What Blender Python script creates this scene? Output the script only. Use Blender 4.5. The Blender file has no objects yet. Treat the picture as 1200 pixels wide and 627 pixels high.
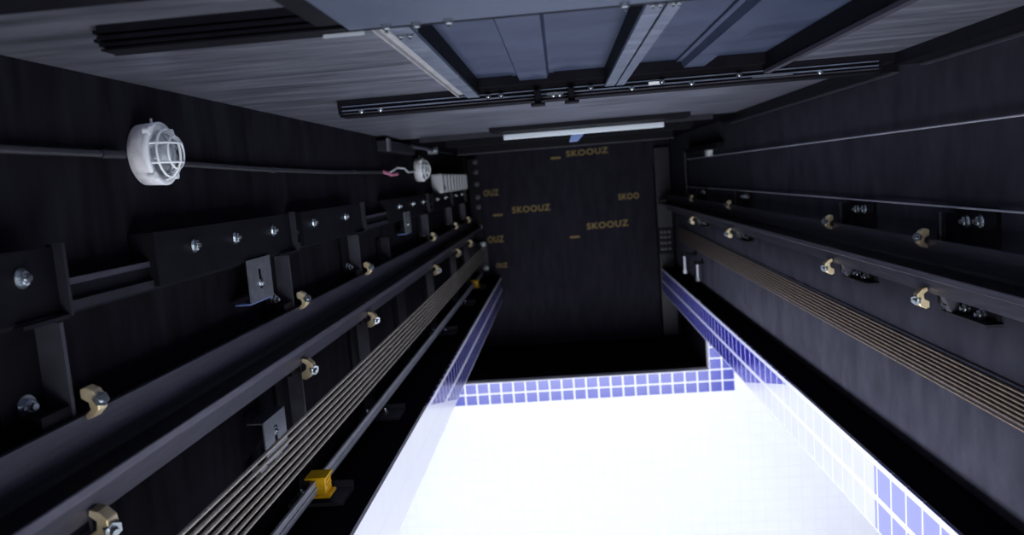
# Lift shaft seen from its pit, camera looking up the shaft.
# Local frame used for all numbers: x = to the right, y = up the shaft (depth), z = towards the landing doors.
# World frame: X = x, Y = -z, Z = y (up).
import bpy, bmesh, math, random
from mathutils import Vector, Matrix
random.seed(4)
S = 1.6
YOFF = 1.0
C = bpy.context.scene.collection
def W(p): return Vector((p[0]*S, -p[2]*S, (p[1]+YOFF)*S))
def WD(p): return Vector((p[0]*S, -p[2]*S, p[1]*S))

# ---------------------------------------------------------------- materials
def mat(name, col, rough=.5, metal=0., noise=None, bump=0., nscale=6., stretch=(1,1,1), spec=.5):
    m = bpy.data.materials.new(name); m.use_nodes = True
    n = m.node_tree.nodes; l = m.node_tree.links
    b = n['Principled BSDF']
    b.inputs['Base Color'].default_value = (*col, 1); b.inputs['Roughness'].default_value = rough
    b.inputs['Metallic'].default_value = metal; b.inputs['Specular IOR Level'].default_value = spec
    if noise is not None or bump:
        g = n.new('ShaderNodeNewGeometry'); mp = n.new('ShaderNodeMapping'); mp.vector_type = 'POINT'
        mp.inputs['Scale'].default_value = stretch
        t = n.new('ShaderNodeTexNoise'); t.inputs['Scale'].default_value = nscale; t.inputs['Detail'].default_value = 6; t.inputs['Roughness'].default_value = .62
        l.new(g.outputs['Position'], mp.inputs[0]); l.new(mp.outputs[0], t.inputs['Vector'])
        if noise is not None:
            r = n.new('ShaderNodeValToRGB'); r.color_ramp.elements[0].position = .34; r.color_ramp.elements[1].position = .68
            r.color_ramp.elements[0].color = (*col, 1); r.color_ramp.elements[1].color = (*noise, 1)
            l.new(t.outputs['Fac'], r.inputs[0]); l.new(r.outputs[0], b.inputs['Base Color'])
            rr = n.new('ShaderNodeMapRange'); rr.inputs['To Min'].default_value = max(0, rough-.08); rr.inputs['To Max'].default_value = min(1, rough+.12)
            l.new(t.outputs['Fac'], rr.inputs['Value']); l.new(rr.outputs[0], b.inputs['Roughness'])
        if bump:
            bp = n.new('ShaderNodeBump'); bp.inputs['Strength'].default_value = bump; bp.inputs['Distance'].default_value = .01
            l.new(t.outputs['Fac'], bp.inputs['Height']); l.new(bp.outputs[0], b.inputs['Normal'])
    return m

M = {}
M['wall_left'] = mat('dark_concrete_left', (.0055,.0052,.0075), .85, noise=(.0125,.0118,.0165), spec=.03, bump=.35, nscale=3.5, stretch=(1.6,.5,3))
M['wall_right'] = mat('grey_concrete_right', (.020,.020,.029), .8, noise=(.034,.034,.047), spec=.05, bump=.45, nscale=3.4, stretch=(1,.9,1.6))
M['wall_dark'] = mat('black_concrete', (.0035,.003,.006), .9, noise=(.006,.0055,.009), spec=.02, bump=.3, nscale=5)
M['ceiling'] = mat('dark_formwork', (.012,.011,.017), .9, noise=(.019,.0175,.026), spec=.03, bump=.2, nscale=4, stretch=(3,.6,1))
M['cladding'] = mat('grey_sheet_cladding', (.20,.21,.27), .34, .85, noise=(.46,.475,.58), bump=.15, nscale=2.2, stretch=(.6,2,5))
M['cladding_light'] = mat('bright_sheet_edge', (.30,.30,.33), .4, .3, noise=(.42,.41,.42), nscale=9)
M['door'] = mat('blue_grey_door_sheet', (.031,.043,.088), .42, .4, noise=(.054,.070,.128), bump=.05, nscale=1.8, stretch=(.8,1,2.6))
M['profile'] = mat('bright_door_profile', (.12,.14,.21), .34, .5, noise=(.22,.25,.33), bump=.2, nscale=9, stretch=(1,1,4))
M['apron'] = mat('sill_apron_steel', (.066,.083,.135), .42, .4, noise=(.09,.108,.165), nscale=2.4, stretch=(.5,3,1))
M['black'] = mat('black_steel', (.003,.0028,.005), .55, 0, noise=(.005,.0048,.008), nscale=8, spec=.10)
M['black_edge'] = mat('black_painted_bracket', (.012,.0115,.017), .5, .0, noise=(.020,.019,.028), nscale=10, spec=.22)
M['rail'] = mat('machined_rail_steel', (.036,.034,.050), .42, .3, noise=(.070,.067,.092), bump=.1, nscale=14, stretch=(6,6,.35))
M['rail_bright'] = mat('worn_rail_nose', (.06,.058,.080), .36, .5, noise=(.11,.105,.14), nscale=14, stretch=(6,6,.35))
M['flange_grey'] = mat('grey_bracket_flange', (.030,.029,.042), .5, .2, noise=(.045,.043,.060), nscale=12)
M['rail_dark'] = mat('dark_rail_steel', (.005,.0048,.008), .5, 0, noise=(.009,.0085,.013), nscale=12, spec=.12)  # darker steel for rail webs and lesser rail parts
M['rope'] = mat('steel_rope', (.38,.34,.30), .45, .6, noise=(.55,.50,.44), bump=.6, nscale=60)
M['rope_brown'] = mat('brown_belt', (.10,.072,.052), .5, .3, noise=(.17,.125,.09), nscale=30)
M['zinc'] = mat('zinc_bolt', (.42,.46,.50), .25, .9)
M['galv'] = mat('galvanised_sheet', (.20,.21,.24), .35, .7, noise=(.28,.30,.34), nscale=20)
M['brass'] = mat('yellow_zinc_clip', (.68,.53,.30), .34, .5, noise=(.85,.74,.52), nscale=20)
M['yellow'] = mat('yellow_plastic', (1.0,.58,.006), .35)
M['white'] = mat('white_paint', (.78,.80,.83), .4, noise=(.66,.68,.72), nscale=10)
M['white_worn'] = mat('chipped_white_paint', (.50,.49,.53), .6, noise=(.75,.74,.78), bump=.2, nscale=18)
M['pvc'] = mat('dark_conduit', (.012,.0115,.016), .5, noise=(.020,.019,.026), nscale=20)
M['pvc_light'] = mat('grey_tube', (.42,.42,.50), .4, .2)
M['thin_rail'] = mat('pale_thin_rail', (.34,.35,.39), .5, .1, noise=(.44,.45,.49), nscale=9)
M['light_metal'] = mat('light_sill_strip', (.62,.68,.76), .4, .3)
M['grey_box'] = mat('grey_plastic', (.42,.43,.45), .5)
M['blue_sheet'] = mat('blue_plastic', (.16,.23,.48), .35)
M['pink'] = mat('pink_wire', (.50,.16,.25), .5)
M['ochre'] = mat('ochre_lettering', (.17,.12,.045), .9)
M['whitewall'] = mat('white_wall_tile', (.42,.43,.45), .6)
M['bounce_damping_grey'] = mat('bounce_damping_grey', (.10,.10,.11), .8)  # unseen outer right wall greyed to cut light bounced into the shaft
gl = bpy.data.materials.new('clear_glass'); gl.use_nodes = True
b = gl.node_tree.nodes['Principled BSDF']; b.inputs['Transmission Weight'].default_value = 1; b.inputs['Roughness'].default_value = .06
b.inputs['Base Color'].default_value = (.9,.93,.96,1); b.inputs['IOR'].default_value = 1.35
M['glass'] = gl
bl = bpy.data.materials.new('bulb_glass'); bl.use_nodes = True
b = bl.node_tree.nodes['Principled BSDF']; b.inputs['Base Color'].default_value = (.85,.87,.9,1); b.inputs['Roughness'].default_value = .15
M['bulb'] = bl

def tile_mat(name, kind):
    """mosaic tiles; kind 'jamb_left','jamb_right' (faces normal to x) or 'end' (face normal to y)"""
    m = bpy.data.materials.new(name); m.use_nodes = True
    n = m.node_tree.nodes; l = m.node_tree.links; b = n['Principled BSDF']; b.inputs['Roughness'].default_value = .18
    g = n.new('ShaderNodeNewGeometry'); s = n.new('ShaderNodeSeparateXYZ'); l.new(g.outputs['Position'], s.inputs[0])
    def mth(op, a, c=None, d=None):
        q = n.new('ShaderNodeMath'); q.operation = op
        for i, v in enumerate((a, c, d)):
            if v is None: continue
            if isinstance(v, (int, float)): q.inputs[i].default_value = v
            else: l.new(v, q.inputs[i])
        return q.outputs[0]
    x = mth('DIVIDE', s.outputs[0], S); y = mth('SUBTRACT', mth('DIVIDE', s.outputs[2], S), YOFF); z = mth('DIVIDE', s.outputs[1], S)   # z here = -z local (positive outwards)
    def grout(v, off, pitch, w):
        f = mth('FRACT', mth('DIVIDE', mth('SUBTRACT', v, off), pitch))
        return mth('MAXIMUM', mth('LESS_THAN', f, w), mth('GREATER_THAN', f, 1-w))
    if kind == 'end':
        ga = grout(x, 1.163, .1055, .06); gb = grout(z, 1.742, .0985, .06)
        inx = mth('LESS_THAN', x, 1.163+.211); inz = mth('LESS_THAN', z, 1.742+.197)
        blue = mth('MULTIPLY', inx, inz)
    else:
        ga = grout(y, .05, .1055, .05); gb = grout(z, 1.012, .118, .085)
        edge = mth('MULTIPLY_ADD', mth('SUBTRACT', z, 1.0), 3.8, 3.4)  # blue limit slants: a reflection on the jamb painted into the tile colour
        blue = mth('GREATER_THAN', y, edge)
    gr = mth('MAXIMUM', ga, gb)
    nz = n.new('ShaderNodeTexNoise'); nz.inputs['Scale'].default_value = 5; l.new(g.outputs['Position'], nz.inputs['Vector'])
    bm_ = n.new('ShaderNodeMix'); bm_.data_type = 'RGBA'
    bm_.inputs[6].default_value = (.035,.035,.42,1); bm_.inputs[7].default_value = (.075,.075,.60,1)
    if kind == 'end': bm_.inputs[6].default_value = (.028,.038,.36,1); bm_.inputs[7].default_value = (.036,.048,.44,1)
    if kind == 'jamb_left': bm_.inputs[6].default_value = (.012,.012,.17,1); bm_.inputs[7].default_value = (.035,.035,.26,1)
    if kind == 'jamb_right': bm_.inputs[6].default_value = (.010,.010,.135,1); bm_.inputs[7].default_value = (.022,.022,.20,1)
    l.new(nz.outputs['Fac'], bm_.inputs[0])
    w = n.new('ShaderNodeMix'); w.data_type = 'RGBA'; w.inputs[6].default_value = (.80,.81,.90,1); w.inputs[7].default_value = (.88,.88,.93,1)
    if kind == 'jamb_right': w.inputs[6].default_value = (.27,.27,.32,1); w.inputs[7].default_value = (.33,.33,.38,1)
    l.new(nz.outputs['Fac'], w.inputs[0]); wo = w.outputs[2]
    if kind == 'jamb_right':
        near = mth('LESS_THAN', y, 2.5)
        w2 = n.new('ShaderNodeMix'); w2.data_type = 'RGBA'; w2.inputs[7].default_value = (.13,.135,.29,1)  # paler lavender at the camera end paints overexposure into the tiles
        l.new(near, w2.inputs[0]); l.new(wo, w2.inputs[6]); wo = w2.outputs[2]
    c = n.new('ShaderNodeMix'); c.data_type = 'RGBA'; l.new(blue, c.inputs[0]); l.new(wo, c.inputs[6]); l.new(bm_.outputs[2], c.inputs[7])
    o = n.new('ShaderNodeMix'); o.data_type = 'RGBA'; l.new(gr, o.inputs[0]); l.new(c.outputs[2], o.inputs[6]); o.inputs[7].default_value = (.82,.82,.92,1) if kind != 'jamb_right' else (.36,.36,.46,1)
    l.new(o.outputs[2], b.inputs['Base Color'])
    bp = n.new('ShaderNodeBump'); bp.invert = True; bp.inputs['Strength'].default_value = .4; bp.inputs['Distance'].default_value = .003
    l.new(gr, bp.inputs['Height']); l.new(bp.outputs[0], b.inputs['Normal'])
    return m
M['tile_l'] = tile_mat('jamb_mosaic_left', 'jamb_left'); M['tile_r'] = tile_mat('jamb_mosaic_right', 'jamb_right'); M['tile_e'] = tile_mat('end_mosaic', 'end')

# ---------------------------------------------------------------- mesh builder
class G:
    def __init__(s): s.v = []; s.f = []; s.sm = []
    def add(s, vs, fs, sm=False):
        k = len(s.v); s.v += [tuple(p) for p in vs]; s.f += [tuple(i+k for i in f) for f in fs]; s.sm += [sm]*len(fs); return s
    def box(s, x0,x1,y0,y1,z0,z1):
        x0,x1 = sorted((x0,x1)); y0,y1 = sorted((y0,y1)); z0,z1 = sorted((z0,z1))
        return s.add([(x,y,z) for x in (x0,x1) for y in (y0,y1) for z in (z0,z1)],
                     [(0,1,3,2),(4,6,7,5),(0,4,5,1),(2,3,7,6),(0,2,6,4),(1,5,7,3)])
    def ring(s, p0, p1, r0, r1=None, n=16, cap=True, sm=True, ph=0.):
        p0, p1 = Vector(p0), Vector(p1); r1 = r0 if r1 is None else r1
        d = (p1-p0).normalized(); a = d.orthogonal().normalized(); b = d.cross(a)
        vs = []
        for p, r in ((p0,r0),(p1,r1)):
            vs += [p + (a*math.cos(ph+2*math.pi*i/n) + b*math.sin(ph+2*math.pi*i/n))*r for i in range(n)]
        s.add(vs, [(i,(i+1)%n,n+(i+1)%n,n+i) for i in range(n)], sm)
        if cap: s.add(vs, [tuple(range(n-1,-1,-1)), tuple(range(n,2*n))])
        return s
    def tube(s, pts, r, n=10, closed=False):
        pts = [Vector(p) for p in pts]; N = len(pts); vs = []; up = None
        for i, p in enumerate(pts):
            if closed: t = (pts[(i+1)%N]-pts[i-1]).normalized()
            else: t = (pts[min(i+1,N-1)]-pts[max(i-1,0)]).normalized()
            if up is None: up = t.orthogonal().normalized()
            up = (up - t*up.dot(t)).normalized(); b = t.cross(up)
            vs += [p + (up*math.cos(2*math.pi*k/n)+b*math.sin(2*math.pi*k/n))*r for k in range(n)]
        fs = []
        for i in range(N if closed else N-1):
            j = (i+1) % N
            fs += [(i*n+k, i*n+(k+1)%n, j*n+(k+1)%n, j*n+k) for k in range(n)]
        s.add(vs, fs, True)
        if not closed: s.add(vs, [tuple(range(n-1,-1,-1)), tuple(range((N-1)*n, N*n))])
        return s
    def prism(s, poly, axis, a0, a1):
        """poly: 2-D points in the two other axes in order; extruded along axis from a0 to a1"""
        def P(u, v, a):
            return {'x':(a,u,v),'y':(u,a,v),'z':(u,v,a)}[axis]
        n = len(poly)
        return s.add([P(u,v,a0) for u,v in poly]+[P(u,v,a1) for u,v in poly],
                     [(i,(i+1)%n,n+(i+1)%n,n+i) for i in range(n)]+[tuple(range(n-1,-1,-1)), tuple(range(n,2*n))])
    def lathe(s, prof, c, axis='x', n=32, sm=True, sx=1.0):
        prof = [(a*sx, r) for a, r in prof]
        """prof: (distance along axis, radius)"""
        vs = []; 
        for a, r in prof:
            for i in range(n):
                t = 2*math.pi*i/n; u, v = r*math.cos(t), r*math.sin(t)
                vs.append({'x':(c[0]+a,c[1]+u,c[2]+v),'y':(c[0]+u,c[1]+a,c[2]+v),'z':(c[0]+u,c[1]+v,c[2]+a)}[axis])
        fs = [(j*n+i, j*n+(i+1)%n, (j+1)*n+(i+1)%n, (j+1)*n+i) for j in range(len(prof)-1) for i in range(n)]
        return s.add(vs, fs, sm)
    def build(s, name, m, parent=None, org=None, bevel=0.):
        """org: local-frame origin of the vertices' object; children use their parent's"""
        if parent is not None: org = parent['_o']
        if org is None:
            org = [sum(p[i] for p in s.v)/len(s.v) for i in range(3)]
        o = Vector(org)
        me = bpy.data.meshes.new(name); me.from_pydata([WD(Vector(p)-o) for p in s.v], [], s.f)
        me.polygons.foreach_set('use_smooth', s.sm)
        bm = bmesh.new(); bm.from_mesh(me); bmesh.ops.recalc_face_normals(bm, faces=bm.faces); bm.to_mesh(me); bm.free()
        me.materials.append(M[m]); ob = bpy.data.objects.new(name, me); C.objects.link(ob)
        if parent is not None: ob.parent = parent
        else: ob.location = W(o)
        ob['_o'] = list(o)
        if bevel:
            md = ob.modifiers.new('bevel','BEVEL'); md.width = bevel*S; md.segments = 2; md.limit_method = 'ANGLE'
        return ob
def tag(o, label=None, cat=None, group=None, kind=None):
    if label: o['label'] = label
    if cat: o['category'] = cat
    if group: o['group'] = group
    if kind: o['kind'] = kind
    return o
def root(name, org, label, cat, group=None):
    o = bpy.data.objects.new(name, None); C.objects.link(o); o.location = W(org); o.empty_display_size = .05; o['_o'] = list(org)
    return tag(o, label, cat, group)
def struct(o): o['kind'] = 'structure'; return o

# ---------------------------------------------------------------- shaft constants
XL, XR, ZT, ZB, D = -.96, 1.12, .286, -1.0, 7.95
Y0 = -.9                                              # pit floor behind the camera
JL, JR, ZJ = -.675, .965, -1.245                      # tiled reveals of the tall opening
YH = 6.5
# ---------------------------------------------------------------- setting
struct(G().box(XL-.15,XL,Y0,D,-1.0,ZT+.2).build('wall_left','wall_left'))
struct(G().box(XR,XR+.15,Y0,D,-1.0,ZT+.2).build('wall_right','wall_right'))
struct(G().box(XL-.15,XR+.15,Y0-.1,Y0,ZB-.245,ZT+.2).build('floor','wall_dark'))
cei = struct(G().box(-2.7,2.7,D,D+.15,-1.76,ZT+.2).build('ceiling','ceiling'))
# bottom side of the picture: two masonry piers beside the tall opening, their reveals tiled
wl = struct(G().box(XL-.15,JL-.012,Y0,D,ZJ,ZB).build('wall_back_left','wall_dark'))
wr = struct(G().box(JR+.012,XR+.15,Y0,D,ZJ,ZB).build('wall_back_right','wall_dark'))
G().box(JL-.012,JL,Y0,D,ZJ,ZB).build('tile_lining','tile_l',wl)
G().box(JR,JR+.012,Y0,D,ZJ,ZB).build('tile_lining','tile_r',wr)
# tiled end of the bright space outside, with a dark recess bordered in blue
we = G()
we.box(-2.7,1.163+1.5,YH,YH+.1,-4.2,-1.742)
we.box(1.163,2.7,YH,YH+.1,-1.742,ZJ)
we.box(-2.7,-1.163,YH,YH+.1,-1.742,ZJ)
struct(we.build('wall_end','tile_e'))
rc = G().box(-1.3,1.3,YH+.1,D,-1.80,-1.742).box(1.163,1.25,YH+.1,D,-1.742,ZJ).box(-1.25,-1.163,YH+.1,D,-1.742,ZJ)
struct(rc.build('wall_recess','wall_dark'))
struct(G().box(-2.8,-2.7,Y0,YH+.1,-4.2,ZJ).build('wall_outer_left','whitewall'))
struct(G().box(2.7,2.8,Y0,YH+.1,-4.2,ZJ).build('wall_outer_right','bounce_damping_grey'))
# blind parts of the outer walls beside the shaft
struct(G().box(-2.8,XL-.15,Y0,D,ZJ,ZJ+.1).build('wall_outer_shoulder_left','whitewall'))
struct(G().box(XR+.15,2.8,Y0,D,ZJ,ZJ+.1).build('wall_outer_shoulder_right','whitewall'))

# landing side (top of the picture): sheet cladding between the landings, around the door recess
DL, DR, DY0, DY1 = -.262, .66, 1.20, 2.395
fr = G()
fr.box(XL,XR,Y0,DY0,ZT,ZT+.02)
fr.box(XL,DL,DY0,DY1,ZT,ZT+.02); fr.box(DR,XR,DY0,DY1,ZT,ZT+.02)
fr.box(XL,XR,DY1,4.6,ZT,ZT+.02)
struct(fr.build('wall_front','cladding'))
struct(G().box(XL-.15,XR+.15,4.6,D,ZT,ZT+.2).build('wall_front_upper','wall_dark'))
fb = G().box(XL-.15,XR+.15,Y0,4.6,.44,.5)
struct(fb.build('wall_front_masonry','wall_dark'))

# formwork lettering on the shaft ceiling
def lettering(txt, x0, x1, zc, h, rot=0.0, yy=D-.002):
    cu = bpy.data.curves.new('t','FONT'); cu.body = txt; cu.size = 1; cu.offset = .03; cu.space_character = 1.15
    ob = bpy.data.objects.new('t', cu); C.objects.link(ob)
    bpy.context.view_layer.update()
    me = bpy.data.meshes.new_from_object(ob.evaluated_get(bpy.context.evaluated_depsgraph_get()))
    bpy.data.objects.remove(ob)
    xs = [v.co.x for v in me.vertices]; ys = [v.co.y for v in me.vertices]
    ax, bx, ay, by = min(xs), max(xs), min(ys), max(ys)
    g = G(); vs = []
    for v in me.vertices:
        u = x0 + (v.co.x-ax)/(bx-ax)*(x1-x0); w = zc + ((v.co.y-ay)/(by-ay)-.5)*h + rot*(u-x0)
        vs.append((u, yy, w))
    g.add(vs, [tuple(p.vertices) for p in me.polygons])
    o = g.build('formwork_lettering','ochre',cei); return o
lettering('SKOOUZ', -.506,-.110,-.316,.066,.01); lettering('SKOOUZ', .25,.678,-.54,.066,.02); lettering('SKOOUZ', .087,.511,.212,.060,.02,D-.102)
lettering('SKOO', .59,.80,-.262,.062); lettering('OUZ', -.79,-.631,-.120,.066); lettering('OUZ', -.785,-.616,-.604,.07); lettering('OUZ', -.72,-.60,-.88,.05)
for x, z, q_ in ((-.66,-.355,0),(.12,-.64,0),(-.02,.180,.1)):
    G().box(x-.05,x+.05,D-.003-q_,D-.001-q_,z-.01,z+.01).build('formwork_dash','ochre',cei)
G().box(XL,XR,D-.10,D-.001,.02,ZT).build('ceiling_beam','ceiling',cei)

# ---------------------------------------------------------------- small shared shapes
def bolt(g_parent, p, nrm, r=.016, h=.016, name='bolt', m='zinc'):
    """hex head on a washer at local point p, facing along nrm"""
    p = Vector(p); n = Vector(nrm).normalized(); g = G()
    g.ring(p, p+n*h*.2, r*1.35, n=20)
    g.ring(p+n*h*.2, p+n*h*.9, r, n=6, sm=False)
    g.ring(p+n*h*.9, p+n*h*1.05, r*.95, r*.7, n=12)
    g.ring(p+n*h*.9, p+n*h*1.7, r*.5, r*.42, n=10)
    return g.build(name, m, g_parent)
def clip(parent, x, y, z, sx, sz, k=1.0):
    """forged rail clip: a bent claw over the edge of the rail foot with its nut.
       sx: +1 when it faces +x, sz: +1 when the claw reaches towards +z"""
    g = G(); prof = []
    for u, v in ((0,-.030),(.010,-.034),(.026,-.026),(.036,-.008),(.034,.012),(.020,.026),(.006,.030),(.004,.020),(.016,.010),(.014,-.004),(.0,-.012)):
        prof.append((x+sx*u*k, z+sz*v*k))
    g.prism(prof, 'y', y-.014*k, y+.014*k)
    c = g.build('rail_clip','brass',parent, bevel=.002)
    g = G(); p = Vector((x+sx*.030*k, y-.002, z-sz*.006*k)); n = Vector((sx*.8,-.5,-sz*.25)).normalized()
    g.ring(p-n*.01*k, p+n*.010*k, .0150*k, n=6, sm=False); g.ring(p+n*.010*k, p+n*.018*k, .008*k, .006*k, n=10)
    o = g.build('clip_nut','zinc',c); return c
def copy_tree(o, parent=None):
    c = o.copy(); C.objects.link(c)
    if parent is not None: c.parent = parent
    for ch in list(o.children): copy_tree(ch, c)
    return c
def place(o, org): o.location = W(org); o['_o'] = list(org); return o

# ---------------------------------------------------------------- landing doors
r = root('landing_door', (0.2,1.25,.30), 'blue grey sliding landing door with pressed stiffeners, seen from inside the shaft', 'door')
ZD = .312
lp = G().box(DL,.19,DY0+.026,DY1+.0,ZD,ZD+.02).build('door_panel','door',r)
rp = G().box(.19,DR-.02,DY0+.026,DY1+.0,ZD+.004,ZD+.024).build('door_panel','door',r)
def hat(x0,x1,p,dep=.018,lip=.014):
    g = G(); y0, y1 = DY0+.026, DY1-.002
    g.prism([(x0-lip,ZD+.002),(x0-lip,ZD-.003),(x0,ZD-.003),(x0+.007,ZD-dep),(x1-.007,ZD-dep),(x1,ZD-.003),(x1+lip,ZD-.003),(x1+lip,ZD+.002)],'y',y0,y1)
    return g.build('stiffener','door',p)
hat(-.105,-.008,lp); hat(.385,.460,rp,.022)
YA, YB = DY0+.026, DY1+.004
G().box(-.292,-.262,YA,YB,.270,.285).box(-.292,-.288,YA,YB,.262,.270).build('frame_angle','cladding_light',r)
G().box(-.262,-.226,YA,YB,.258,.266).build('frame_stile','profile',r)
G().box(-.232,-.2262,YA,YB,.266,ZD-.001).build('stile_return','black',r)
G().box(.158,.187,YA,YB,.258,.266).build('meeting_profile','profile',r)
G().box(.158,.162,YA,YB,.266,ZD-.001).build('profile_return','black',r)
G().box(.192,.216,YA,YB,.258,.268).build('meeting_profile','profile',r)
G().box(.192,.196,YA,YB,.268,ZD).build('profile_return','black',r)
G().box(.634,.645,YA,YB,.266,ZD+.003).build('stile_return','black',r)
G().box(.632,.650,YA,YB,.256,.266).build('frame_stile','rail',r)
for x in (-.252,-.236): bolt(r,(x,1.33,.258),(0,0,-1),.006,.005)
for x in (.167,.179,.199,.209): bolt(r,(x,1.27,.258),(0,0,-1),.005,.004)

# near sill: a grooved extrusion whose camera-side face is seen
r = root('door_sill', (-.4,1.2,.27), 'black grooved extruded sill under the big landing door, nearest the camera', 'door sill')
g = G()
prof = [(1.225,.285),(1.225,.2475),(1.188,.2475),(1.188,.251),(1.200,.251),(1.200,.254),(1.184,.254),(1.184,.259),(1.202,.259),(1.202,.263),(1.180,.263),(1.180,.269),(1.200,.269),(1.200,.273),(1.182,.273),(1.182,.285)]
g.prism(prof,'x',-.697,-.31)
g.build('sill_profile','black',r)
G().box(-.697,-.352,1.226,1.229,.246,.252).build('sill_lip','black_edge',r)
G().box(-.706,-.697,1.186,1.215,.274,.280).box(-.708,-.697,1.190,1.22,.262,.267).build('sill_end','black',r)
G().box(-.350,-.31,.7,1.18,.252,.285).build('sill_bracket','black',r)
G().box(-.350,-.285,1.209,1.2115,.2405,.2455).build('edge_strip','light_metal',r)
r = root('apron_plate', (.3,1.0,.262), 'broad light blue grey apron plate bolted beneath the near door sill', 'apron plate')
G().box(-.305,1.0,.5,1.200,.2465,.2515).build('plate','apron',r)
G().box(-.30,1.0,1.10,1.17,.2515,.2858).build('spacer','black',r)
G().box(-.305,1.0,1.200,1.208,.2455,.258).build('plate_edge','black',r)
for x, y in ((-.245,1.185),(-.20,1.19),(-.150,1.187),(.115,1.185),(.5,1.185)): bolt(r,(x,y,.2465),(0,0,-1),.0065,.007)
G().box(-.95,-.37,.3,.985,.262,.286).build('fascia_panel','black')
o = bpy.data.objects['fascia_panel']; tag(o,'dark fascia panel above the pale cladding at the top left corner','panel')

# header track above the door leaves: the camera-side face carries rails and rollers
YT = 2.405
r = root('door_header_track', (.15,2.45,ZT), 'long black sliding track with rollers across the head of the big landing door', 'door track')
G().box(-.674,1.03,YT,YT+.11,.262,.286).box(DL-.03,DR+.03,YT-.035,YT-.004,.283,.315).build('hanger_rail','black',r)  # second box: black strip added to stand for the shaded gap above the leaves
G().box(-.66,.97,YT-.004,YT,.263,.266).build('bright_rail','profile',r)
G().box(-.674,.985,YT+.004,YT+.11,.242,.2615).build('housing','black',r)
G().box(-.66,.97,YT-.002,YT+.003,.250,.254).build('lower_rail','profile',r)
G().box(-.66,.97,YT-.002,YT+.003,.2415,.244).build('cover_edge','rail',r)
G().box(-.674,.985,YT+.02,YT+.10,.236,.2415).build('cover','black',r)
for x in (-.20,-.16,-.05,.055,.115,.33,.56):
    c = Vector((x,YT,.2575)); G().ring(c,c+Vector((0,-.010,0)),.008,n=16).build('roller','rail',r); bolt(r,(x,YT-.010,.2575),(0,-1,0),.004,.004)
for x in (-.60,-.54,.0,.02,.24,.42,.80): bolt(r,(x,YT+.001,.247),(0,-1,0),.006,.006)
for x in (-.048,.055):
    G().box(x-.010,x+.010,YT-.02,YT+.02,.222,.262).box(x-.022,x+.022,YT-.03,YT+.02,.217,.224).build('stop_block','black',r, bevel=.002)
G().box(-.02,.03,YT-.006,YT-.002,.2465,.2545).build('lock_plate','galv',r)
G().box(.29,.335,YT-.006,YT-.002,.2515,.2605).build('lock_plate','white',r)
G().box(.60,.72,YT-.003,YT+.003,.2465,.2495).build('lock_bar','galv',r)
r = root('sill_strip', (.15,4.45,.25), 'long white strip at the edge of the dark upper door sill', 'strip')
G().box(-.30,.61,4.44,4.47,.228,.256).build('strip','light_metal',r, bevel=.002)
for x in (-.28,.59): G().box(x-.012,x+.012,4.45,4.49,.256,.286).build('mount','black',r)
r = root('upper_door_sill', (.1,4.3,.27), 'dark upper door sill assembly behind the white strip', 'door sill')
G().box(-.36,.72,4.20,4.42,.262,.286).build('sill_profile','black',r)
G().box(-.80,.90,4.52,4.56,.255,.286).build('sill_lip','black_edge',r)
for i in range(10):
    x = -.30+i*.09
    G().box(x,x+.045,4.425,4.435,.262,.275).build('shim','black_edge',r)
r = root('upper_door_header', (.1,6.2,.27), 'thin dark door track high up the shaft, below the formwork lettering', 'door track')
G().box(-.75,.90,5.2,5.3,.25,.286).build('hanger_rail','black',r)
G().box(-.75,.90,5.3,5.33,.246,.256).build('bright_rail','rail_dark',r)
G().box(-.80,.92,6.2,6.4,.230,.286).build('cover','black',r)
G().box(-.80,.92,6.2,6.22,.224,.230).build('cover_edge','rail',r)
r = root('door_coupler', (.13,5.0,.25), 'small blue door coupler hanging below the white sill strip', 'coupler')
g = G(); g.prism([(.075,.195),(.125,.195),(.165,.235),(.160,.262),(.115,.262),(.085,.225)],'y',4.62,4.66); g.build('vane','blue_sheet',r, bevel=.003)
G().box(.12,.155,4.60,4.68,.262,.286).build('mount','black',r)

# cable duct along the right upper corner
r = root('corner_trunking', (1.07,1,.26), 'dark trunking along the right wall corner beside the near landing door', 'trunking')
G().box(1.02,1.1207,Y0+.02,2.42,.250,.285).build('duct','black',r)
G().box(1.098,1.1207,Y0+.02,2.42,.244,.2495).build('lip','rail',r)
G().box(1.03,1.07,1.70,1.78,.236,.250).build('joint','black_edge',r)
r = root('corner_trunking', (1.07,3.8,.26), 'shorter dark trunking in the right wall corner above the long track', 'trunking')
G().box(1.04,1.1207,2.62,5.0,.250,.285).build('duct','black',r)
G().box(1.098,1.1207,2.62,5.0,.244,.2495).build('lip','rail',r)

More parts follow.
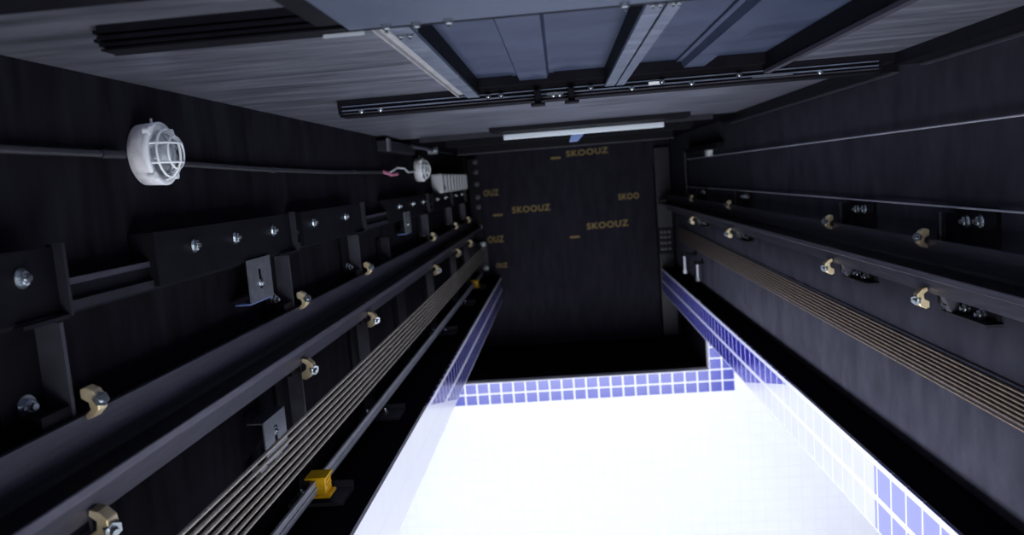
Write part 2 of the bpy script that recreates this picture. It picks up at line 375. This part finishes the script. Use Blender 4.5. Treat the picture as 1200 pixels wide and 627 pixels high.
# ---------------------------------------------------------------- left wall: lamps and conduit
def bulkhead(org, label, k=1.0):
    r = root('bulkhead_lamp', org, label, 'wall lamp', 'caged bulkhead lamps on the left wall')
    x,y,z = org; q = .74
    G().lathe([(0,.001),(0,.066*k),(.004*k,.070*k),(.050*k,.072*k),(.056*k,.069*k),(.060*k,.058*k),(.054*k,.056*k),(.050*k,.050*k),(.012*k,.046*k),(.010*k,.001)],(x,y,z),sx=q,n=40).build('housing','white_worn',r)
    # front ring with four lugs
    g = G(); g.lathe([(.052*k,.072*k),(.066*k,.073*k),(.068*k,.068*k),(.066*k,.054*k),(.052*k,.054*k),(.052*k,.072*k)],(x,y,z),sx=q,n=40)
    for a in (45,135,225,315):
        t = math.radians(a); g.ring((x+q*.05*k,y+.071*k*math.cos(t),z+.071*k*math.sin(t)),(x+q*.07*k,y+.071*k*math.cos(t),z+.071*k*math.sin(t)),.009*k,n=12)
    g.build('front_ring','white',r)
    # glass dome
    pr = [(.060*k+.050*k*math.sin(t*math.pi/20), .050*k*math.cos(t*math.pi/20)) for t in range(0,10)]+[(.110*k,.0005)]
    pi_ = [(a-.003*k, max(.0004,b_-.003*k)) for a,b_ in reversed(pr)]
    G().lathe(pr+pi_+[pr[0]],(x,y,z),sx=q,n=32).build('glass_dome','glass',r)
    pb = [(.02*k,.012*k),(.045*k,.013*k)]+[(.050*k+.022*k+.022*k*-math.cos(t*math.pi/10), max(.0005,.022*k*math.sin(t*math.pi/10))) for t in range(2,11)]
    G().lathe(pb,(x,y,z),sx=q,n=20).build('bulb','bulb',r)
    # wire cage: hoops parallel to the wall and ribs over the dome
    cg = G()
    for (ax, rr) in ((.085*k,.055*k),(.108*k,.037*k)):
        cg.tube([(x+q*ax,y+rr*math.cos(2*math.pi*i/28),z+rr*math.sin(2*math.pi*i/28)) for i in range(28)],.0028*k,8,True)
    for off in (-.022*k,.022*k):
        R = math.sqrt((.060*k)**2-off**2)
        cg.tube([(x+q*.062*k+q*.056*k*math.sin(math.pi*i/16), y-R*math.cos(math.pi*i/16), z+off) for i in range(17)],.0028*k,8)
    cg.tube([(x+q*.062*k+q*.060*k*math.sin(math.pi*i/16), y, z-.060*k*math.cos(math.pi*i/16)) for i in range(17)],.0028*k,8)
    cg.build('wire_cage','white',r)
    G().ring((x+.03*k,y,z+.070*k),(x+.03*k,y,z+.082*k),.003*k,n=10).build('ear','white_worn',r)
    return r
bulkhead((XL,1.75,.122), 'nearer round white bulkhead lamp with wire cage on the dark left wall', 1.0)
bulkhead((XL,5.18,.112), 'far small white bulkhead lamp beside the grey ribbed box', 1.1)
r = root('cable_conduit', (XL,1.0,.09), 'dark conduit pipe running to the left of the nearer bulkhead lamp', 'conduit')
G().tube([(XL+.013,Y0+.02,.118),(XL+.013,.8,.119),(XL+.013,1.64,.119)],.0075,12).build('pipe','pvc',r)
G().ring((XL+.013,1.56,.119),(XL+.013,1.645,.119),.0095,n=14).build('coupling','black_edge',r)
r = root('cable_conduit', (XL,3,.09), 'dark conduit pipe between the two bulkhead lamps', 'conduit')
G().tube([(XL+.013,1.80,.105),(XL+.013,2.4,.094),(XL+.013,3.2,.088),(XL+.013,4.12,.092)],.0075,12).build('pipe','pvc',r)
for y in (2.5,3.5): G().ring((XL+.013,y,.092),(XL+.013,y+.04,.092),.0095,n=12).build('coupling','pvc',r)
r = root('cable_joint', (XL+.02,4.25,.09), 'pink and white taped cable joint at the end of the left conduit', 'cable')
G().tube([(XL+.02,4.12,.092),(XL+.03,4.2,.085),(XL+.02,4.3,.078),(XL+.03,4.42,.082)],.009,10).build('wire_tape','pink',r)
G().tube([(XL+.03,4.25,.092),(XL+.04,4.4,.118),(XL+.04,4.6,.115),(XL+.02,4.8,.095),(XL+.013,5.1,.10)],.005,10).build('lead','white',r)
# grey ribbed box further up
r = root('ribbed_box', (XL,6.6,.02), 'grey ribbed plastic box fixed high on the left wall past the far lamp', 'box')
G().box(XL+.0003,XL+.09,5.75,7.3,-.06,.085).build('body','grey_box',r, bevel=.012)
for i in range(8): G().box(XL+.09,XL+.10,5.88+i*.18,5.95+i*.18,-.05,.075).build('rib','grey_box',r)
G().box(XL+.0905,XL+.094,5.80,5.86,-.04,-.01).build('knob','black',r)
# toggle arms by the corner above the far lamp
r = root('limit_switch', (XL+.05,4.6,.2), 'dark limit switch with pale roller arm under the upper left corner', 'switch')
G().box(XL-.0005,XL+.06,4.1,4.9,.205,.262).build('housing','black_edge',r, bevel=.006)
G().box(XL+.06,XL+.07,4.08,4.14,.20,.268).build('end_flange','galv',r)
G().tube([(XL+.07,4.75,.25),(XL+.12,4.85,.24),(XL+.16,4.95,.225)],.012,10).build('lever_arm','rail',r)
G().ring((XL+.13,4.98,.225),(XL+.19,4.98,.225),.025,n=18).build('roller','galv',r)
G().tube([(XL+.19,5.0,.22),(XL+.24,5.3,.21)],.010,8).build('pin','rail_dark',r)

# ---------------------------------------------------------------- left side guide rails
def trail(name, xb, xn, zc, blade, foot, y0, y1, label):
    """T-section guide rail along the shaft: foot on the wall side at xb, nose at xn"""
    s = 1 if xn > xb else -1
    r = root(name, (xb,y0,zc), label, 'guide rail')
    t = .012; h = blade/2
    G().box(xb,xb+s*t,y0,y1,zc-foot/2,zc+foot/2).build('rail_foot','rail',r)
    G().prism([(xb+s*t,zc-h*1.6),(xb+s*(t+.008),zc-h*.8),(xn-s*.042,zc-h*.8),(xn-s*.036,zc-h),(xn-s*.002,zc-h),(xn-s*.002,zc+h),(xn-s*.036,zc+h),(xn-s*.042,zc+h*.8),(xb+s*(t+.008),zc+h*.8),(xb+s*t,zc+h*1.6)],'y',y0,y1).build('rail_web','rail_dark',r)
    G().prism([(xn-s*.002,zc-h),(xn,zc-h+.002),(xn,zc+h-.002),(xn-s*.002,zc+h)],'y',y0,y1).build('rail_nose','rail_bright',r)
    return r
trail('guide_rail', -.900,-.812,-.458,.020,.186,Y0+.02,7.9,'thick T-shaped guide rail with bright nose running along the left wall')
r = root('guide_rail', (-.94,1.3,-.15), 'slim black rail with a fine bright edge above the thick left rail', 'guide rail')
G().box(-.952,-.925,Y0+.02,7.6,-.185,-.125).build('rail_foot','rail_dark',r)
G().box(-.924,-.916,Y0+.02,7.6,-.130,-.118).build('rail_nose','rail',r)
G().box(-.924,-.912,Y0+.02,7.6,-.178,-.160).build('rail_lip','black_edge',r)
trail('guide_rail', 1.055,.955,-.340,.018,.156,Y0+.02,7.7,'long T-shaped guide rail with bright nose along the right wall')

# bracket frames on the left wall, one per fixing level
G_L = 'black angle brackets on the left wall'
def lbracket(y, yp0, yp1, label, bolts, near=False):
    r = root('rail_bracket', (XL,y,-.5), label, 'bracket', G_L)
    # long upper angle along the shaft, with end flange
    g = G().box(-.910,-.900,yp0,yp1,-.175,-.055).box(-.96,-.91,yp0,yp0+.01,-.175,-.055)
    g.build('upper_angle','black',r)
    G().box(-.912,-.882,yp1,yp1+.008,-.180,-.050).build('end_flange','black_edge',r)
    G().box(-.905,-.885,yp1-.12,yp1,-.184,-.177).build('lower_lip','rail_dark',r)
    # post across the wall down to the back pier
    G().box(-.958,-.948,y-.12,y-.01,-.99,-.19).build('post','black',r)
    G().box(-.958,-.900,y-.010,y,-.99,-.19).build('post_flange','flange_grey',r)
    # foot angle bolted on the back pier
    G().box(-.948,-.765,y-.13,y+.0,-.9995,-.988).build('foot_plate','flange_grey',r)
    G().box(-.948,-.765,y-.006,y+.0,-.988,-.965).build('foot_flange','flange_grey',r)
    for x in (-.925,-.845): bolt(r,(x,y-.06,-.988),(0,0,1),.013,.014)
    for b_ in bolts: bolt(r,(-.899,b_,-.100),(1,0,0),.013,.010)
    bolt(r,(-.947,y-.06,-.325),(1,-.2,0),.015,.013)
    # rail seat and claws
    G().box(-.957,-.901,y-.09,y-.012,-.575,-.34).build('rail_seat','black',r)
    clip(r,-.893,y+.02,-.346,1,-1,.95)
    clip(r,-.893,y-.01,-.566,1,1,1.15)
    return r
lb = [(1.30,.55,1.30,[.95,1.21],'nearest black angle bracket at the left edge, its plate ending beside the slim rail'),
      (2.46,1.64,2.50,[1.82,2.06,2.34],'second black bracket on the left wall, three bolts on its long plate'),
      (3.34,2.62,3.42,[2.74,3.16],'third black bracket on the left wall, two bolts on its plate'),
      (5.15,4.00,5.15,[4.25,4.65,5.0],'fourth black bracket on the left wall, level with the far bulkhead lamp'),
      (6.30,5.45,6.30,[5.6,6.0],'fifth black bracket on the left wall, below the ribbed box'),
      (7.20,6.45,7.20,[6.6,7.0],'farthest black bracket on the left wall, near the ceiling')]
for y, a, b_, bl_, lab in lb: lbracket(y,a,b_,lab,bl_)
# intermediate upright plates
for y, z0, z1, lab in ((3.95,-.48,-.25,'narrow upright plate between the third and fourth left brackets'),
                       (4.2,-.99,-.50,'dark upright strut behind the ropes between the third and fourth left brackets')):
    r = root('upright_plate', (XL,y,(z0+z1)/2), lab, 'plate')
    G().box(-.9607,-.905,y-.008,y,z0,z1).build('plate','black_edge',r)
    G().box(-.958,-.950,y-.08,y-.008,z0,z1).build('fixing_leaf','black',r)
# galvanised slotted brackets
def galvbox(y, z, label, up=1):
    r = root('slotted_bracket', (-.93,y,z), label, 'bracket', None)
    g = G(); w = .085; h = .062
    # front plate with a vertical slot
    x = -.897
    g.box(x,x+.004,y-w,y-.012,z-h,z+h); g.box(x,x+.004,y+.012,y+w,z-h,z+h); g.box(x,x+.004,y-.012,y+.012,z-h,z-.028); g.box(x,x+.004,y-.012,y+.012,z+.03,z+h)
    g.build('slotted_plate','galv',r)
    G().box(x-.045,x,y-w,y+w,z-h*up-.004,z-h*up+.0).build('lower_leaf','blue_sheet' if up>0 else 'galv',r)
    G().box(x-.045,x-.02,y-w,y-.03,z+h*up,z+(h+.035)*up).box(x-.045,x-.02,y+.03,y+w,z+h*up,z+(h+.035)*up).build('ears','galv',r)
    bolt(r,(x+.001,y,z-.012*up),(1,0,0),.009,.008)
    bolt(r,(x-.02,y+.055,z+(h+.015)*up),(1,0,0),.009,.006)
    return r
galvbox(2.19,-.232,'small zinc slotted bracket above the thick left rail')
galvbox(2.17,-.70,'small zinc slotted bracket half hidden behind the left ropes',-1)
galvbox(4.42,-.20,'distant zinc slotted bracket above the far part of the left rail')

# slim tie rail low on the left with yellow oiler clips
r = root('counterweight_rail', (-.80,1,-.93), 'thin grey counterweight rail low on the left beside the ropes', 'guide rail')
G().box(-.846,-.838,Y0+.02,7.7,-.945,-.902).build('rail_foot','thin_rail',r)
G().box(-.838,-.834,Y0+.02,7.7,-.930,-.922).build('rail_blade','thin_rail',r)
def yclip(y, label):
    r = root('rail_clamp', (-.80,y,-.93), label, 'clamp', None)
    k = 1
    G().box(-.858,-.808,y-.028,y+.034,-.950,-.898).build('body','yellow',r, bevel=.003)
    g = G().prism([(-.872,-.898),(-.802,-.898),(-.802,-.890),(-.872,-.890)],'y',y-.034,y+.040); g.build('flange','yellow',r, bevel=.002)
    G().prism([(-.872,-.950),(-.795,-.950),(-.795,-.959),(-.872,-.959)],'y',y-.034,y+.040).build('flange','yellow',r, bevel=.002)
    for i in range(3): G().box(-.808,-.805,y-.018,y+.026,-.940+i*.015,-.935+i*.015).build('moulded_rib','yellow',r)
    G().box(-.865,-.82,y+.036,y+.05,-.995,-.945).build('stay','rail',r)
    return r
yclip(2.33,'bright yellow plastic clamp on the thin rail at the lower left')
yclip(6.95,'tiny distant yellow clamp on the thin rail near the end of the left ropes')

# ropes
def rope(p0, p1, rad, m, label, grp, mid=None):
    g = G(); g.tube([p0]+([mid] if mid else [])+[p1], rad, 10)
    o = g.build('hoist_rope', m, org=p0); tag(o, label, 'rope', grp); return o
n = 7
for i in range(n):
    t = i/(n-1)
    za, zb = -.650-.130*t, -.650-.122*t
    xa, xb = -.80, -.805
    k = (Y0+.02-1.4)/5.6
    p0 = (xa+(xb-xa)*k, Y0+.02, za+(zb-za)*k); p1 = (xb+(xb-xa)*.1, 7.6, zb+(zb-za)*.1)
    lab = ['topmost of the left steel ropes, nearest the thick rail','second left steel rope down from the thick rail','third left steel rope down from the thick rail','middle rope of the seven left steel ropes',
           'fifth left steel rope down from the thick rail','next to lowest of the seven left steel ropes','lowest left steel rope, nearest the thin rail and yellow clamps'][i]
    rope(p0,p1,.0052,'rope',lab,'steel hoist ropes on the left')
n = 8
for i in range(n):
    t = i/(n-1)
    za = -.622-.092*t; zb = -.572-.125*t
    xw = 1.100
    k = (Y0+.02-1.85)/4.6
    z0 = za+(zb-za)*k*0.3
    lab = ['topmost brown rope along the right wall','second brown rope from the top along the right wall','third brown rope from the top along the right wall','fourth brown rope from the top along the right wall',
           'fourth brown rope from the bottom along the right wall','third brown rope from the bottom along the right wall','second brown rope from the bottom along the right wall','lowest brown rope along the right wall'][i]
    rope((xw,Y0+.02,za),(xw,7.4,zb),.0036,'rope_brown',lab,'brown hoist ropes on the right',(xw,1.85,za))

# ---------------------------------------------------------------- right wall
o = G().tube([(1.105,Y0+.02,.060),(1.105,3,.057),(1.105,6.75,.055)],.0030,10).build('guide_wire','pvc_light', org=(1.105,Y0,.06)); tag(o,'upper thin pale wire stretched along the right wall','wire')
o = G().tube([(1.10,Y0+.02,-.172),(1.10,3,-.174),(1.10,6.75,-.178)],.0030,10).build('guide_wire','pvc_light', org=(1.1,Y0,-.17)); tag(o,'lower thin pale wire on the right wall, just above the rail clips','wire')
r = root('upright_tube', (1.10,6.8,-.04), 'thin upright grey tube joining the far ends of the two right wires', 'tube')
G().ring((1.10,6.80,-.25),(1.10,6.80,.12),.012,n=12).build('tube','pvc',r)
G().box(1.085,1.1207,6.78,6.82,-.262,-.235).build('tube_foot','black_edge',r)
r = root('wire_clamp', (1.10,5.75,.07), 'small white clamp near the far end of the upper right wire', 'clamp')
G().box(1.085,1.1207,5.70,5.80,.058,.10).build('block','white',r)
G().box(1.07,1.1207,5.3,6.6,.105,.14).build('arm','black',r)
G_R = 'black rail brackets on the right wall'
def rbracket(y, label):
    r = root('rail_bracket', (XR,y,-.33), label, 'bracket', G_R)
    G().box(1.108,1.1207,y-.20,y+.03,-.465,-.175).build('wall_plate','black',r)
    g = G().prism([(1.066,-.185),(1.108,-.185),(1.108,-.475),(1.088,-.475),(1.066,-.45)],'y',y+.0,y+.012); g.build('stand_plate','flange_grey',r)
    G().box(1.068,1.108,y-.02,y+.03,-.45,-.19).build('rail_seat','black',r)
    G().prism([(1.10,-.476),(1.080,-.476),(1.060,-.425),(1.10,-.425)],'y',y-.03,y-.002).build('gusset','flange_grey',r)
    G().box(1.075,1.1207,y-.21,y+.03,-.478,-.470).build('lower_lip','black_edge',r)
    for dy, z in ((-.06,-.210),(-.13,-.206),(-.06,-.452),(-.135,-.456)): bolt(r,(1.107,y+dy,z),(-1,0,0),.0135,.013)
    clip(r,1.049,y+.045,-.262,-1,-1,.9)
    clip(r,1.046,y+.045,-.432,-1,1,1.0)
    return r
for y, lab in ((2.24,'nearest black rail bracket on the right wall with large brassy clips'),(3.02,'second black rail bracket on the right wall'),
               (4.80,'third black rail bracket on the right wall, above the start of the brown ropes'),(6.15,'farthest black rail bracket on the right wall')):
    rbracket(y, lab)
# far end: steel columns and anchor rods
r = root('steel_column', (1.02,7.8,-.7), 'dark steel column at the far right corner with a cluster of bolts', 'column')
G().box(.955,1.10,7.78,7.80,-1.70,.20).build('column_face','black_edge',r)
G().box(.955,.968,7.80,7.93,-1.70,.20).box(1.087,1.10,7.80,7.93,-1.70,.20).build('column_flange','black',r)
G().box(.95,1.105,7.765,7.78,-.86,-.60).build('splice_plate','black',r)
for x in (.985,1.02,1.06):
    for z in (-.64,-.69,-.75,-.81): bolt(r,(x,7.765,z),(0,-1,0),.012,.015,m='rail')
r = root('steel_column', (-.88,7.7,.0), 'dark steel column at the far left corner with a row of bolts', 'column')
G().box(-.905,-.80,7.70,7.72,-.95,.23).build('column_face','black',r)
G().box(-.905,-.89,7.72,7.93,-.95,.23).build('column_flange','black',r)
for z in (.20,.10,-.02,-.15,-.25,-.45,-.62): bolt(r,(-.825,7.70,z),(0,-1,0),.018,.015,m='rail')
for (x, y, z0, z1, lab) in ((1.02,6.6,-.90,-.76,'left one of two pale hanging anchor rods at the far end of the right ropes'),(1.075,6.3,-.93,-.80,'right one of two pale hanging anchor rods at the far end of the right ropes')):
    r = root('anchor_rod', (x,y,z0), lab, 'rod')
    G().ring((x,y,z0),(x,y,z1),.011,n=12).build('rod','pvc_light',r)
    G().ring((x,y,z0-.01),(x,y,z0+.02),.020,n=6,sm=False).build('nut','galv',r)
    G().box(x-.03,1.1207,y-.03,y+.03,z1,z1+.02).build('bracket_arm','black',r)
r = root('rope_anchor', (-.85,7.6,-.7), 'dark rope anchor plate where the left ropes end', 'plate')
G().box(-.955,-.76,7.60,7.64,-.90,-.60).build('plate','black_edge',r)
for x,z in ((-.80,-.62),(-.79,-.86)): bolt(r,(x,7.60,z),(0,-1,0),.018,.015)

for o in bpy.data.objects:
    if '_o' in o: del o['_o']

# ---------------------------------------------------------------- lights
def area(name, p, d, sx, sy, e, col, spread=180):
    L = bpy.data.lights.new(name,'AREA'); L.shape = 'RECTANGLE'; L.size = sx*S; L.size_y = sy*S; L.energy = e; L.color = col; L.spread = math.radians(spread)
    o = bpy.data.objects.new(name, L); C.objects.link(o); o.location = W(p)
    a = -WD(d).normalized(); u = Vector((0,0,1)) if abs(a.z) < .7 else Vector((1,0,0))
    u = (u-a*u.dot(a)).normalized(); v = a.cross(u)              # light's x along u, y along v
    o.rotation_euler = Matrix((u,v,a)).transposed().to_euler(); return o
K = (S/1.3)**2
area('daylight_outside', (.2,2.6,-4.1), (0,0,1), 6.0, 4.6, 230*K, (.86,.92,1.0))
area('daylight_outside_low', (.2,-.6,-3.0), (0,1,.0), 4.6, 2.0, 620*K, (.90,.94,1.0))
area('side_fill_left', (-2.6,2.6,-1.85), (1,0,.33), 6.0, .5, 240*K, (.86,.90,1.0), 80)  # unseen lamp added to make the grey gradient on the right wall
area('side_fill_right', (2.6,2.6,-2.35), (-1,0,.50), 6.0, .6, 20*K, (.86,.90,1.0), 80)  # weaker unseen counterpart added to lift the lower left wall
area('pit_fill_light', (-.42,-.30,-.93), (-.15,1,.24), .18, .18, 6.5*K, (1,.98,.96))  # unseen fill added low by the camera for the left rail and lamp
area('pit_fill_light', (.72,-.30,-.93), (.22,1,.26), .18, .18, 2.2*K, (1,.98,.96), 60)  # second added fill, unseen, aimed right to keep off the left rail
w = bpy.data.worlds.new('world'); bpy.context.scene.world = w; w.use_nodes = True
w.node_tree.nodes['Background'].inputs[0].default_value = (.5,.55,.8,1); w.node_tree.nodes['Background'].inputs[1].default_value = .01

# ---------------------------------------------------------------- camera
F = 900.0
def nrm(v): return Vector(v).normalized()
VPx, VPy, T = 55.0, -107.5, .070                      # vanishing point of the shaft and roll
dY = nrm((VPx,VPy,F)); dX = nrm((1,-T,-(VPx-T*VPy)/F)); dX = (dX-dY*dX.dot(dY)).normalized()
dZ = dX.cross(dY); dZ = -dZ if dZ[1] > 0 else dZ
# rows: camera axes (right, down, forward) in the local frame
def toL(i): return Vector((dX[i], dY[i], dZ[i]))
right, down, fwd = (WD(toL(i)).normalized() for i in range(3))
cam = bpy.data.cameras.new('camera'); co = bpy.data.objects.new('camera', cam); C.objects.link(co)
mx = Matrix((right, -down, -fwd)).transposed().to_4x4(); mx.translation = W((0,0,0)); co.matrix_world = mx
cam.sensor_width = 36; cam.lens = 36*F/1200; cam.clip_start = .01; cam.clip_end = 100
cam.dof.use_dof = True; cam.dof.focus_distance = 2.0*S; cam.dof.aperture_fstop = 2.0
bpy.context.scene.camera = co
vs = bpy.context.scene.view_settings
vs.view_transform = 'Standard'; vs.look = 'None'; vs.gamma = 1; vs.exposure = 0; vs.use_curve_mapping = False
